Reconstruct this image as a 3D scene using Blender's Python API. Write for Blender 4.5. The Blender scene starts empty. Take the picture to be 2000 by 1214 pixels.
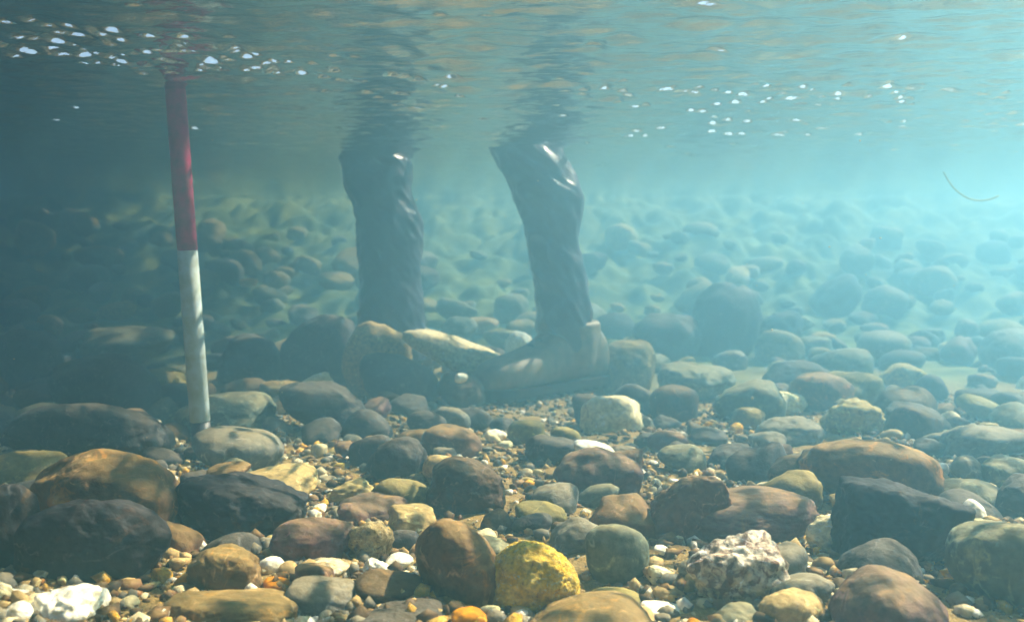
import bpy, bmesh, math, random
import numpy as np
from mathutils import Vector

rad = math.radians
sc = bpy.context.scene
COL = sc.collection
rng = np.random.default_rng(11)
random.seed(5)

# ------------------------------------------------------------------ camera, sky, sun, exposure
F = 1732.0                      # focal length in pixels of the 2000 x 1214 photograph
PITCH = rad(5.1)                # camera looks slightly down
LEVEL = 0.172                   # water level above the camera
cam_d = bpy.data.cameras.new('camera')
cam = bpy.data.objects.new('camera', cam_d)
COL.objects.link(cam)
cam.location = (0, 0, 0)
cam.rotation_euler = (rad(90) - PITCH, 0, 0)
cam_d.sensor_width = 36
cam_d.lens = 36 * F / 2000
cam_d.clip_start = 0.01
cam_d.clip_end = 300
cam_d.dof.use_dof = True
cam_d.dof.focus_distance = 0.75
cam_d.dof.aperture_fstop = 10.0
sc.camera = cam

SUN_AZ, SUN_EL = rad(55), rad(46)      # azimuth clockwise from the view direction
world = bpy.data.worlds.new('World')
sc.world = world
world.use_nodes = True
wn = world.node_tree
sky = wn.nodes.new('ShaderNodeTexSky')
sky.sky_type = 'NISHITA'
sky.sun_disc = False
sky.sun_elevation = SUN_EL
sky.sun_rotation = SUN_AZ
wn.links.new(sky.outputs[0], wn.nodes['Background'].inputs[0])
wn.nodes['Background'].inputs[1].default_value = 0.05
sun_d = bpy.data.lights.new('sun', 'SUN')
sun_d.energy = 5.0
sun_d.angle = rad(0.5)
sun_d.color = (1.0, 0.88, 0.64)
sun = bpy.data.objects.new('sun', sun_d)
COL.objects.link(sun)
sun_dir = Vector((math.sin(SUN_AZ) * math.cos(SUN_EL), math.cos(SUN_AZ) * math.cos(SUN_EL), math.sin(SUN_EL)))
sun.rotation_euler = sun_dir.to_track_quat('Z', 'Y').to_euler()
sun.location = (5, 5, 8)

sc.view_settings.view_transform = 'Standard'
sc.view_settings.look = 'None'
sc.view_settings.gamma = 1
sc.view_settings.exposure = 2.38
sc.cycles.use_denoising = True
sc.cycles.max_bounces = 10
sc.cycles.transparent_max_bounces = 12
sc.cycles.volume_bounces = 3
sc.cycles.diffuse_bounces = 3
sc.cycles.caustics_reflective = False
sc.cycles.caustics_refractive = False
sc.cycles.sample_clamp_indirect = 4.0

WATER_DENSITY = 0.43
WATER_ALBEDO = (0.24, 0.58, 0.82, 1)
WATER_ANISO = 0.74

# ------------------------------------------------------------------ small helpers
def ray(px, py):
    u, v = (px - 1000) / F, (607 - py) / F
    c, s = math.cos(PITCH), math.sin(PITCH)
    return np.array([u, c + v * s, -s + v * c])

def at(px, py, dist):
    r = ray(px, py)
    return r * (dist / r[1])

_by = np.array([-30, -3, 0.3, 0.5, 1.1, 1.85, 2.5, 3.0, 3.5, 4.0, 4.4, 5.5, 9.5, 12, 40])
_bz = np.array([-.22, -.20, -.215, -.23, -.284, -.352, -.348, -.275, -.12, .06, .20, .32, .50, .7, .9])
def bed(x, y):
    x = np.asarray(x, float); y = np.asarray(y, float)
    z = (np.interp(y - .12, _by, _bz) + 2 * np.interp(y, _by, _bz) + np.interp(y + .12, _by, _bz)) / 4
    left = np.clip(-x - 0.9, 0, 6)
    z = z + 0.10 * left * left / (left + 1.0)
    right = np.clip(x - 1.2, 0, 40)
    z = z - np.where(y < 9, 0.03 * right / (1 + .3 * right), 0)
    z = z + np.clip(np.abs(x) - 9, 0, 30) * 0.12
    z = z + 0.006 * np.sin(x * 9 + 1.3) * np.sin(y * 7) + 0.004 * np.sin(x * 23 + y * 17)
    return z

def on_bed(px, py):
    r = ray(px, py); t = 0.2
    while t < 12:
        p = r * t
        if p[2] < float(bed(p[0], p[1])):
            break
        t += 0.004
    return r * t

_perm = rng.permutation(512)
_grad = rng.normal(size=(512, 3)); _grad /= np.linalg.norm(_grad, axis=1)[:, None]
def perlin(p):
    i = np.floor(p).astype(int); f = p - i
    u = f * f * f * (f * (f * 6 - 15) + 10)
    def g(dx, dy, dz):
        h = _perm[(_perm[(_perm[(i[:, 0] + dx) & 511] + i[:, 1] + dy) & 511] + i[:, 2] + dz) & 511]
        return np.einsum('ij,ij->i', _grad[h], f - np.array([dx, dy, dz]))
    def mix(a, b, t): return a + (b - a) * t
    x00 = mix(g(0, 0, 0), g(1, 0, 0), u[:, 0]); x10 = mix(g(0, 1, 0), g(1, 1, 0), u[:, 0])
    x01 = mix(g(0, 0, 1), g(1, 0, 1), u[:, 0]); x11 = mix(g(0, 1, 1), g(1, 1, 1), u[:, 0])
    return mix(mix(x00, x10, u[:, 1]), mix(x01, x11, u[:, 1]), u[:, 2])

def mesh_np(name, verts, faces, smooth=True):
    """faces: (n, 3) or (n, 4) int array, or a list of such arrays"""
    me = bpy.data.meshes.new(name)
    fs = faces if isinstance(faces, list) else [faces]
    loops = np.concatenate([f.ravel() for f in fs])
    totals = np.concatenate([np.full(len(f), f.shape[1]) for f in fs])
    starts = np.concatenate([[0], np.cumsum(totals)[:-1]])
    me.vertices.add(len(verts)); me.vertices.foreach_set('co', np.asarray(verts, np.float32).ravel())
    me.loops.add(len(loops)); me.loops.foreach_set('vertex_index', loops.astype(np.int32))
    me.polygons.add(len(totals))
    me.polygons.foreach_set('loop_start', starts.astype(np.int32))
    me.polygons.foreach_set('use_smooth', np.full(len(totals), smooth))
    me.update(calc_edges=True)
    me.validate()
    return me

def link(name, me, material=None, parent=None, loc=(0, 0, 0)):
    o = bpy.data.objects.new(name, me)
    COL.objects.link(o)
    o.location = loc
    if material is not None and me is not None and not len(me.materials):
        me.materials.append(material)
    if parent is not None:
        o.parent = parent
    return o

def tag(o, label=None, cat=None, group=None, kind=None):
    for k, v in (('label', label), ('category', cat), ('group', group), ('kind', kind)):
        if v: o[k] = v
    return o

_ico = {}
def ico(n):
    if n not in _ico:
        bm = bmesh.new()
        bmesh.ops.create_icosphere(bm, subdivisions=n, radius=1)
        v = np.array([x.co[:] for x in bm.verts]); v /= np.linalg.norm(v, axis=1)[:, None]
        f = np.array([[x.index for x in q.verts] for q in bm.faces])
        bm.free()
        _ico[n] = (v, f)
    return _ico[n]

# ------------------------------------------------------------------ materials
def stone_material(name, a, b, spot=None, spot_amount=0.35, scale=30, bump=0.4, grain=160, silt=0.30, rough=0.75):
    m = bpy.data.materials.new(name); m.use_nodes = True
    nt = m.node_tree; N = nt.nodes.new; L = nt.links.new
    bs = nt.nodes['Principled BSDF']
    geo = N('ShaderNodeNewGeometry'); info = N('ShaderNodeObjectInfo')
    off = N('ShaderNodeVectorMath'); off.operation = 'MULTIPLY_ADD'
    cmb = N('ShaderNodeCombineXYZ')
    for i in range(3): L(info.outputs['Random'], cmb.inputs[i])
    L(cmb.outputs[0], off.inputs[0]); off.inputs[1].default_value = (37, 53, 71); L(geo.outputs['Position'], off.inputs[2])
    def noise(sc_, det=6, rgh=0.6, dist=0.0):
        n = N('ShaderNodeTexNoise'); n.inputs['Scale'].default_value = sc_; n.inputs['Detail'].default_value = det
        n.inputs['Roughness'].default_value = rgh; n.inputs['Distortion'].default_value = dist
        L(off.outputs[0], n.inputs['Vector']); return n
    def ramp(src, p0, p1):
        r = N('ShaderNodeMapRange'); r.inputs['From Min'].default_value = p0; r.inputs['From Max'].default_value = p1
        L(src, r.inputs['Value']); return r.outputs['Result']
    def mix(fac, c1, c2):
        x = N('ShaderNodeMix'); x.data_type = 'RGBA'
        for inp, v in (('Factor', fac),):
            if isinstance(v, (int, float)): x.inputs[0].default_value = v
            else: L(v, x.inputs[0])
        for i, v in ((6, c1), (7, c2)):
            if isinstance(v, tuple): x.inputs[i].default_value = (*v, 1)
            else: L(v, x.inputs[i])
        return x.outputs[2]
    n1 = noise(scale, 8, 0.65, 0.4); n2 = noise(scale * 4.3, 5, 0.7); n3 = noise(grain, 3, 0.6)
    c = mix(ramp(n1.outputs[0], 0.32, 0.68), a, b)
    dark = tuple(x * 0.45 for x in a)
    c = mix(ramp(n2.outputs[0], 0.60, 0.78), c, dark)
    if spot:
        n4 = noise(scale * 1.7, 6, 0.7, 1.0)
        c = mix(ramp(n4.outputs[0], 0.64 - spot_amount * .3, 0.74 - spot_amount * .3), c, spot)
    # thin pale veins
    n6 = noise(scale * .55, 4, 0.55, 0.8)
    vs = N('ShaderNodeMath'); vs.operation = 'SUBTRACT'; L(n6.outputs[0], vs.inputs[0]); vs.inputs[1].default_value = 0.5
    va = N('ShaderNodeMath'); va.operation = 'ABSOLUTE'; L(vs.outputs[0], va.inputs[0])
    vm = N('ShaderNodeMath'); vm.operation = 'MULTIPLY'; L(ramp(va.outputs[0], 0.012, 0.002), vm.inputs[0]); L(ramp(n2.outputs[0], 0.45, 0.6), vm.inputs[1])
    c = mix(vm.outputs[0], c, tuple(min(.8, x * 2.2 + .04) for x in b))
    # fine grain
    g = ramp(n3.outputs[0], 0.3, 0.7)
    hsv = N('ShaderNodeHueSaturation'); hsv.inputs['Saturation'].default_value = 1.15; L(c, hsv.inputs['Color'])
    gm = N('ShaderNodeMath'); gm.operation = 'MULTIPLY_ADD'; L(g, gm.inputs[0]); gm.inputs[1].default_value = 0.8; gm.inputs[2].default_value = 0.6
    L(gm.outputs[0], hsv.inputs['Value'])
    hv = N('ShaderNodeMath'); hv.operation = 'MULTIPLY_ADD'; L(info.outputs['Random'], hv.inputs[0]); hv.inputs[1].default_value = 0.03; hv.inputs[2].default_value = 0.485
    L(hv.outputs[0], hsv.inputs['Hue'])
    c = hsv.outputs[0]
    if silt:
        # silt and algae settled on flatter faces; the tan also paints in sunlit tops
        sep = N('ShaderNodeSeparateXYZ'); L(geo.outputs['Normal'], sep.inputs[0])
        n5 = noise(scale * 1.3, 7, 0.7)
        ad = N('ShaderNodeMath'); ad.operation = 'MULTIPLY_ADD'; L(n5.outputs[0], ad.inputs[0]); ad.inputs[1].default_value = 1.1; L(sep.outputs[2], ad.inputs[2])
        s = ramp(ad.outputs[0], 0.95, 1.55)
        sm = N('ShaderNodeMath'); sm.operation = 'MULTIPLY'; L(s, sm.inputs[0]); sm.inputs[1].default_value = silt
        c = mix(sm.outputs[0], c, (0.40, 0.28, 0.085))
    L(c, bs.inputs['Base Color'])
    bs.inputs['Roughness'].default_value = rough
    bs.inputs['Specular IOR Level'].default_value = 0.15
    ba = N('ShaderNodeMath'); ba.operation = 'MULTIPLY_ADD'; L(n3.outputs[0], ba.inputs[0]); ba.inputs[1].default_value = 0.35; L(n2.outputs[0], ba.inputs[2])
    bp = N('ShaderNodeBump'); bp.inputs['Strength'].default_value = bump; bp.inputs['Distance'].default_value = 0.004
    L(ba.outputs[0], bp.inputs['Height']); L(bp.outputs[0], bs.inputs['Normal'])
    return m

M = {
 'brown':   stone_material('brown_stone', (0.105, 0.062, 0.034), (0.161, 0.099, 0.050), (.40, .20, .07), .25, 24),
 'purple':  stone_material('purple_stone', (0.093, 0.059, 0.053), (0.13, 0.070, 0.070), (.22, .12, .07), .3, 22),
 'red':     stone_material('red_stone', (0.124, 0.059, 0.040), (0.161, 0.093, 0.062), None, .3, 30),
 'tan':     stone_material('tan_stone', (.34, .25, .12), (.44, .34, .17), (.20, .15, .09), .3, 32),
 'yellow':  stone_material('yellow_stone', (.84, .50, .11), (.90, .66, .24), (.40, .20, .06), .20, 110, 1.0, 300, 0),
 'white':   stone_material('white_stone', (.80, .74, .56), (.84, .80, .68), (.50, .40, .22), .12, 40, 0.35, 160, 0.05),
 'cream':   stone_material('cream_stone', (.58, .50, .30), (.70, .62, .40), (.36, .28, .15), .25, 36, 0.5, 160, 0.15),
 'grey':    stone_material('grey_stone', (0.105, 0.105, 0.096), (0.155, 0.152, 0.130), (.34, .31, .22), .15, 26),
 'green':   stone_material('green_grey_stone', (0.093, 0.105, 0.084), (0.130, 0.143, 0.105), (.30, .30, .18), .2, 24),
 'olive':   stone_material('olive_stone', (0.136, 0.112, 0.046), (0.198, 0.167, 0.068), (.14, .12, .07), .3, 28, .45, 160, .35),
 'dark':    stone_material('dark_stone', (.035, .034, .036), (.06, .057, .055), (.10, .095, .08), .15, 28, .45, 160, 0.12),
 'black':   stone_material('black_stone', (.018, .017, .018), (.034, .030, .028), (.10, .06, .03), .15, 20, .35, 160, 0.0),
 'darkbrown': stone_material('dark_brown_stone', (0.037, 0.025, 0.017), (0.068, 0.046, 0.028), (.17, .11, .05), .25, 24, .4, 160, 0.15),
 'orange':  stone_material('orange_stone', (.50, .20, .04), (.60, .30, .08), None, .3, 30, .3, 160, 0),
 'craggy':  stone_material('craggy_quartz', (.42, .34, .22), (.80, .75, .60), (.17, .11, .07), .62, 46, 0.8, 200, 0),
 'crust':   stone_material('gravel_crust', (.34, .23, .11), (.62, .50, .28), (.14, .10, .06), .35, 110, 1.0, 260, 0.1),
}

# ------------------------------------------------------------------ the stream bed and the water
def axis(parts):
    out = [parts[0][0]]
    for a, b, s0, s1 in parts:
        x = a; st = s0; n = 0
        while x < b - 1e-6:
            t = (x - a) / (b - a)
            x += s0 + (s1 - s0) * t
            out.append(min(x, b))
    return np.array(out)

def grid_faces(nx, ny):
    i, j = np.meshgrid(np.arange(nx - 1), np.arange(ny - 1))
    a = (j * nx + i).ravel()
    return np.stack([a, a + 1, a + nx + 1, a + nx], 1)

xs = axis([(-30, -4, 1.5, .2), (-4, -1.4, .12, .02), (-1.4, 1.4, .009, .009), (1.4, 4, .02, .06), (4, 30, .2, 1.5)])
ys = axis([(-30, -1, 1.5, .1), (-1, .3, .08, .01), (.3, 1.6, .007, .009), (1.6, 4, .012, .018), (4, 12, .02, .3), (12, 34, .4, 1.5)])
X, Y = np.meshgrid(xs, ys)
x, y = X.ravel(), Y.ravel()
z = bed(x, y)
near = np.exp(-np.clip(y - .5, 0, 9) / 1.5) * (np.abs(x) < 2)
q = np.stack([x * 40, y * 40, x * 0 + 3.3], 1); q2 = np.stack([x * 110, y * 110, x * 0 + 8.1], 1); q3 = np.stack([x * 9, y * 9, x * 0 + 5.1], 1)
far = np.clip((y - 2.2) / 1.2, 0, 1) * (y < 9)
z = z + far * (.07 * perlin(np.stack([x * 3.1, y * 3.1, x * 0 + 1.1], 1)) + .15 * np.abs(perlin(np.stack([x * 5, y * 5, x * 0 + 4.1], 1))) + .07 * np.abs(perlin(np.stack([x * 11, y * 11, x * 0 + 6.1], 1))) - .05)
z = z + 0.010 * perlin(q3) + near * (0.008 * perlin(q) + 0.0035 * perlin(q2))
bed_mat = stone_material('gravelly_bed', (.20, .14, .06), (.34, .25, .10), (.50, .42, .22), .2, 60, 1.0, 420, 0.2)
def algae_slope(m):
    # the far slope of the bed is overgrown with dark and light green algae
    nt = m.node_tree; N = nt.nodes.new; L = nt.links.new
    bs = nt.nodes['Principled BSDF']; src = bs.inputs['Base Color'].links[0].from_socket
    geo = N('ShaderNodeNewGeometry'); sep = N('ShaderNodeSeparateXYZ'); L(geo.outputs['Position'], sep.inputs[0])
    n1 = N('ShaderNodeTexNoise'); n1.inputs['Scale'].default_value = 3.2; n1.inputs['Detail'].default_value = 9; n1.inputs['Roughness'].default_value = .7; L(geo.outputs['Position'], n1.inputs['Vector'])
    n2 = N('ShaderNodeTexNoise'); n2.inputs['Scale'].default_value = 11; n2.inputs['Detail'].default_value = 6; L(geo.outputs['Position'], n2.inputs['Vector'])
    cr = N('ShaderNodeValToRGB'); L(n2.outputs[0], cr.inputs[0])
    e = cr.color_ramp.elements; e[0].position = .38; e[0].color = (.06, .085, .025, 1); e[1].position = .66; e[1].color = (.25, .28, .08, 1)
    ma = N('ShaderNodeMath'); ma.operation = 'MULTIPLY_ADD'; L(n1.outputs[0], ma.inputs[0]); ma.inputs[1].default_value = 1.6; L(sep.outputs[1], ma.inputs[2])
    mr = N('ShaderNodeMapRange'); mr.inputs['From Min'].default_value = 2.7; mr.inputs['From Max'].default_value = 3.4; L(ma.outputs[0], mr.inputs['Value'])
    mx = N('ShaderNodeMix'); mx.data_type = 'RGBA'; L(mr.outputs[0], mx.inputs[0]); L(src, mx.inputs[6]); L(cr.outputs[0], mx.inputs[7])
    L(mx.outputs[2], bs.inputs['Base Color'])
algae_slope(bed_mat)
o = link('stream_bed', mesh_np('stream_bed', np.stack([x, y, z], 1), grid_faces(len(xs), len(ys))), bed_mat)
tag(o, 'sandy gravelly bed of the stream between the stones', 'stream bed', kind='structure')

# water: one closed body, its wavy top seen from below, its inside murky
GLINTS = [(15,50,22),(295,75,26),(350,92,18),(45,103,12),(125,110,30),(170,127,22),(68,125,14),(285,128,26),(330,133,30),(400,135,32),(432,135,12),
 (480,133,26),(503,134,20),(535,139,24),(565,124,18),(612,127,20),(655,113,16),(695,112,20),(655,140,18),(635,153,20),(640,179,22),(700,160,30),
 (665,160,14),(720,182,12),(740,194,18),(785,183,26),(768,149,14),(792,152,16),(818,157,18),(820,214,34),(780,207,22),(381,252,16),(868,172,20),(945,235,18),
 (150,212,14),(110,238,14),(550,150,12),(590,145,12),(860,32,22),(950,34,22),(1092,162,16),(1138,175,18),(1180,173,18),(1215,176,16),(1215,160,14),(1300,177,34),(1335,181,40),
 (1365,173,16),(1395,178,16),(1420,183,18),(1450,186,24),(1240,209,20),(1262,205,14),(1495,172,16),(1567,172,16),(1582,180,14),(1490,200,22),(1548,194,44),
 (1562,204,34),(1597,207,16),(1245,255,22),(1290,252,20),(1392,258,18),(1422,263,20),(1447,262,18),(1519,267,26),(1675,264,20),(1800,178,22),(1850,179,46),
 (1920,187,28),(1778,205,16),(1997,200,16),(1978,222,18),(1960,247,22),(1992,242,18),(1355,303,22),(1440,311,14),(1500,318,12),(1868,294,20),(1160,90,30),(1400,102,40),(1545,92,30),(1380,8,50),(1760,78,18)]
xs = axis([(-32, -4, 1.5, .2), (-4, -1.1, .1, .006), (-1.1, 1.1, .0026, .0026), (1.1, 4, .006, .1), (4, 32, .2, 1.5)])
ys = axis([(-32, -1, 1.5, .1), (-1, .45, .06, .006), (.45, 1.7, .0018, .0018), (1.7, 3.0, .004, .008), (3.0, 9, .012, .15), (9, 36, .3, 1.5)])
X, Y = np.meshgrid(xs, ys)
x, y = X.ravel(), Y.ravel()
step = np.maximum(np.gradient(xs)[None, :] + 0 * Y, np.gradient(ys)[:, None] + 0 * X).ravel()
z = np.full(len(x), LEVEL)
wr = np.random.default_rng(3)
for k in range(80):
    lam = 0.013 * (0.13 / 0.013) ** wr.random()
    th = rad(90) + wr.normal() * 0.6
    amp = 0.0033 * lam ** 0.98 * (0.6 + .8 * wr.random())
    ph = wr.random() * 6.28
    kk = 2 * math.pi / lam
    warp = 0.6 * np.sin(x * 3.1 + k) + 0.6 * np.sin(y * 2.3 + 2 * k)
    z += amp * np.sin(kk * (x * math.cos(th) + y * math.sin(th)) + ph + warp) * np.clip(lam / (step * 5) - 1, 0, 1)
for k in range(85):
    t_ = wr.choice([wr.uniform(0, .62), wr.uniform(.9, 1.0)], p=[.88, .12])
    GLINTS.append((900 * t_, 70 + 100 * t_ + wr.normal() * 26, wr.uniform(7, 28)))
for k in range(80):
    GLINTS.append((wr.uniform(1080, 2000), 175 + abs(wr.normal()) * 40 + wr.choice([-12, 0, 60]), wr.uniform(9, 26)))
for gx, gy, w in GLINTS:
    r = ray(gx, gy)
    c = r * (LEVEL / r[2])
    if c[1] > 3.4: continue
    sx = max(0.0055, 0.50 * w / F * c[1])
    h = 6.6 / F * c[1] * (.55 + .6 * wr.random())
    L_ = .030
    m_ = (np.abs(x - c[0]) < 3 * sx) & (np.abs(y - c[1]) < 2 * L_)
    dx_ = x[m_] - c[0]
    t_ = (y[m_] - c[1] - .22 * dx_ + L_) / L_
    saw = np.where(t_ <= 1, np.clip(t_, 0, 1), np.clip(1 - (t_ - 1) * L_ / .0020, 0, 1))
    z[m_] += h * saw * np.exp(-(dx_ / sx) ** 4)
nx, ny = len(xs), len(ys)
top = np.stack([x, y, z], 1)
# bottom and side walls, far below and beyond the bed
border = np.concatenate([np.arange(nx), np.arange(1, ny) * nx + nx - 1, (ny - 1) * nx + np.arange(nx - 2, -1, -1), np.arange(ny - 2, 0, -1) * nx])
low = top[border].copy(); low[:, 2] = -1.6
n0 = len(top); nb = len(border)
cen = np.array([[0, 0, -1.6]])
i = np.arange(nb); j = (i + 1) % nb
walls = np.stack([border[j], border[i], n0 + i, n0 + j], 1)
floor = np.stack([n0 + j, n0 + i, np.full(nb, n0 + nb)], 1)
wm = bpy.data.materials.new('murky_water'); wm.use_nodes = True
nt = wm.node_tree; nt.nodes.clear()
out = nt.nodes.new('ShaderNodeOutputMaterial')
tr = nt.nodes.new('ShaderNodeBsdfTransparent'); gl = nt.nodes.new('ShaderNodeBsdfGlossy'); fr = nt.nodes.new('ShaderNodeFresnel'); mx = nt.nodes.new('ShaderNodeMixShader')
gl.inputs['Roughness'].default_value = 0.16
fr.inputs['IOR'].default_value = 1.33
tc = nt.nodes.new('ShaderNodeTexCoord'); mp = nt.nodes.new('ShaderNodeMapping'); nz = nt.nodes.new('ShaderNodeTexNoise'); bp = nt.nodes.new('ShaderNodeBump')
mp.inputs['Scale'].default_value = (1.0, 1.9, 1.0)
nz.inputs['Scale'].default_value = 60; nz.inputs['Detail'].default_value = 3
bp.inputs['Strength'].default_value = 0.35; bp.inputs['Distance'].default_value = 0.004
nt.links.new(tc.outputs['Object'], mp.inputs[0]); nt.links.new(mp.outputs[0], nz.inputs['Vector']); nt.links.new(nz.outputs[0], bp.inputs['Height'])
nt.links.new(bp.outputs[0], gl.inputs['Normal']); nt.links.new(bp.outputs[0], fr.inputs['Normal'])
rf = nt.nodes.new('ShaderNodeBsdfRefraction'); rf.inputs['Roughness'].default_value = 0.22; rf.inputs['IOR'].default_value = 1.33
mt = nt.nodes.new('ShaderNodeMixShader'); mt.inputs[0].default_value = 0.25
nt.links.new(bp.outputs[0], rf.inputs['Normal']); nt.links.new(tr.outputs[0], mt.inputs[1]); nt.links.new(rf.outputs[0], mt.inputs[2])
nt.links.new(fr.outputs[0], mx.inputs[0]); nt.links.new(mt.outputs[0], mx.inputs[1]); nt.links.new(gl.outputs[0], mx.inputs[2])
pv = nt.nodes.new('ShaderNodeVolumePrincipled')
pv.inputs['Color'].default_value = WATER_ALBEDO
pv.inputs['Density'].default_value = WATER_DENSITY
pv.inputs['Anisotropy'].default_value = WATER_ANISO
nt.links.new(mx.outputs[0], out.inputs['Surface']); nt.links.new(pv.outputs[0], out.inputs['Volume'])
o = link('water', mesh_np('water', np.concatenate([top, low, cen]), [grid_faces(nx, ny), walls, floor]), wm)
tag(o, 'murky blue green stream water with a rippled surface seen from below', 'water', kind='structure')

# ------------------------------------------------------------------ stones
def rock_verts(seed, level=4, p=2.4, planes=7, rough=(0.10, 0.05, 0.015), grit=0.0):
    r = np.random.default_rng(seed)
    d, f = ico(level)
    n = r.normal(size=(planes, 3)); n /= np.linalg.norm(n, axis=1)[:, None]
    n = np.concatenate([n, np.eye(3), -np.eye(3)])
    dist = np.concatenate([r.uniform(0.80, 1.05, planes), np.ones(6)])
    s = (np.clip(d @ n.T / dist, 0, None) ** p).sum(1) ** (1 / p)
    q = r.uniform(-40, 40, 3) + 100
    k = 1 / s * (1 + rough[0] * 1.6 * perlin(d * 1.2 + q) + rough[1] * 1.6 * perlin(d * 3.1 + q) + rough[2] * 1.8 * perlin(d * 8 + q) + rough[2] * .8 * perlin(d * 19 + q))
    if grit: k = k * (1 + grit * (perlin(d * 26 + q) + .6 * perlin(d * 47 + q)))
    v = d * k[:, None]
    lo, hi = v.min(0), v.max(0)
    v = (v - (lo + hi) / 2) / ((hi - lo) / 2)
    return v, f

STYLE = {  # p, planes, rough
 'round':   (2.3, 6, (.08, .04, .012)),
 'cobble':  (2.5, 7, (.13, .06, .018)),
 'slab':    (3.4, 8, (.10, .06, .02)),
 'angular': (9.0, 10, (.08, .07, .03)),
 'block':   (14., 5, (.05, .06, .035)),
 'craggy':  (3.6, 9, (.16, .17, .035)),
}
HEROES = []   # (x, y, radius in plan, short description)
def stone(name, box, mat, style, label, contact=None, deep=0.9, tilt=0.0, seed=None, level=None, grit=0.0, short=None, depth=None, yaw=0.0, cat=None):
    x0, y0, x1, y1 = box
    c = contact if contact is not None else y1 - 0.12 * (y1 - y0)
    xc, yc = (x0 + x1) / 2, (y0 + y1) / 2
    D = depth if depth else on_bed(xc, c)[1]
    hx = (x1 - x0) / 2 / F * D
    hy = hx * deep
    D = D + hy * 0.6
    hx = (x1 - x0) / 2 / F * D; hz = (y1 - y0) / 2 / F * D; hy = hx * deep
    ctr = at(xc, yc, D)
    p, pl, ro = STYLE[style]
    sd = seed if seed is not None else int(x0 * 7 + y0 * 13)
    if level is None: level = 6 if (x1 - x0) > 150 and y1 > 1000 else 5
    v, f = rock_verts(sd, level, p, pl, ro, grit)
    if yaw:
        a = yaw; v = np.stack([v[:, 0] * math.cos(a) - v[:, 1] * math.sin(a), v[:, 0] * math.sin(a) + v[:, 1] * math.cos(a), v[:, 2]], 1)
        v /= np.abs(v).max(0)
    v = v * np.array([hx, hy, hz])
    if tilt:
        a = -tilt
        v = np.stack([v[:, 0] * math.cos(a) + v[:, 2] * math.sin(a), v[:, 1], -v[:, 0] * math.sin(a) + v[:, 2] * math.cos(a)], 1)
    o = link(name, mesh_np(name, v, f), M[mat], loc=ctr)
    tag(o, label, cat or {'boulder': 'boulder', 'cobble': 'stone', 'pebble': 'pebble'}[name], 'stones of the stream bed')
    HEROES.append((ctr[0], ctr[1], max(hx, hy * .9), short or label, hx, hy))
    return o

H = stone
# --- nearest stones, left
H('boulder', (20, 868, 366, 1120), 'brown', 'cobble', 'large brown boulder with an ochre top, behind the blackish rounded boulder', contact=1065, deep=.8, seed=21, short='large brown boulder')
H('boulder', (45, 968, 334, 1178), 'black', 'cobble', 'blackish rounded boulder leaning on the front of the large brown boulder', contact=1140, deep=.55, seed=33, short='blackish rounded boulder')
H('boulder', (-60, 940, 80, 1160), 'black', 'cobble', 'black boulder cut by the frame edge beside the blackish rounded boulder', contact=1110, deep=.8, seed=34, short='black boulder at the frame edge')
H('cobble', (-30, 887, 128, 965), 'olive', 'slab', 'low olive stone with a mossy top behind the large brown boulder', contact=950, seed=9, short='low olive stone')
H('pebble', (-22, 948, 24, 990), 'yellow', 'cobble', 'bright yellow pebble at the foot of the low olive stone', contact=985, short='bright yellow pebble')
H('pebble', (55, 1146, 196, 1232), 'white', 'craggy', 'big knobbly white pebble below the blackish rounded boulder', seed=5, short='big knobbly white pebble')
H('pebble', (4, 1174, 66, 1230), 'white', 'round', 'small round white pebble touching the big knobbly white pebble', short='small round white pebble')
H('pebble', (-25, 1136, 30, 1192), 'cream', 'cobble', 'pale yellow pebble cut by the frame above the small round white pebble', short='pale yellow pebble')
H('cobble', (364, 1064, 524, 1172), 'brown', 'cobble', 'smooth brown cobble between the blackish boulder and the white pebbles', seed=8, short='smooth brown cobble')
H('boulder', (342, 928, 604, 1075), 'black', 'angular', 'black angular boulder with a flat top at the pole foot', contact=1050, deep=.7, seed=17, short='black angular boulder')
H('cobble', (400, 902, 487, 948), 'brown', 'slab', 'small brown wedge of stone lying on the black angular boulder', depth=.80, tilt=rad(20), short='small brown wedge')
H('cobble', (462, 914, 618, 978), 'tan', 'slab', 'long tan stone just behind the black angular boulder', depth=.83, tilt=rad(4), short='long tan stone')
H('boulder', (372, 836, 552, 930), 'grey', 'round', 'smooth grey oval boulder lying beside the pole tip', contact=925, tilt=rad(-8), short='grey oval boulder beside the pole')
H('cobble', (340, 770, 535, 860), 'green', 'cobble', 'dull green grey boulder standing behind the pole', contact=850, short='dull boulder behind the pole')
H('pebble', (503, 1084, 556, 1130), 'white', 'round', 'round white pebble beside the smooth brown cobble', short='round white pebble')
H('pebble', (512, 1127, 567, 1158), 'orange', 'round', 'small orange pebble below the round white pebble', short='small orange pebble')
H('cobble', (533, 1008, 700, 1112), 'purple', 'round', 'wide dome of purplish brown stone left of the gravel crusted stone', short='wide purplish dome')
H('cobble', (668, 1012, 770, 1110), 'crust', 'craggy', 'tan gravel crusted stone beside the wide purplish dome', short='gravel crusted stone')
H('pebble', (608, 1092, 688, 1132), 'cream', 'cobble', 'oval cream pebble in front of the wide purplish dome', short='oval cream pebble')
H('pebble', (703, 1092, 778, 1134), 'white', 'craggy', 'pitted white pebble left of the large russet ball of stone', short='pitted white pebble')
H('pebble', (752, 1081, 808, 1112), 'white', 'round', 'smooth white pebble lodged against the large russet ball of stone', depth=.60, short='smooth white pebble')
H('cobble', (690, 1118, 830, 1186), 'darkbrown', 'cobble', 'dark brown stone under the pitted white pebble', short='dark brown stone')
H('boulder', (806, 1004, 984, 1196), 'brown', 'round', 'large russet ball of stone touching the yellow granular stone', deep=1.0, seed=12, short='large russet ball')
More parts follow.
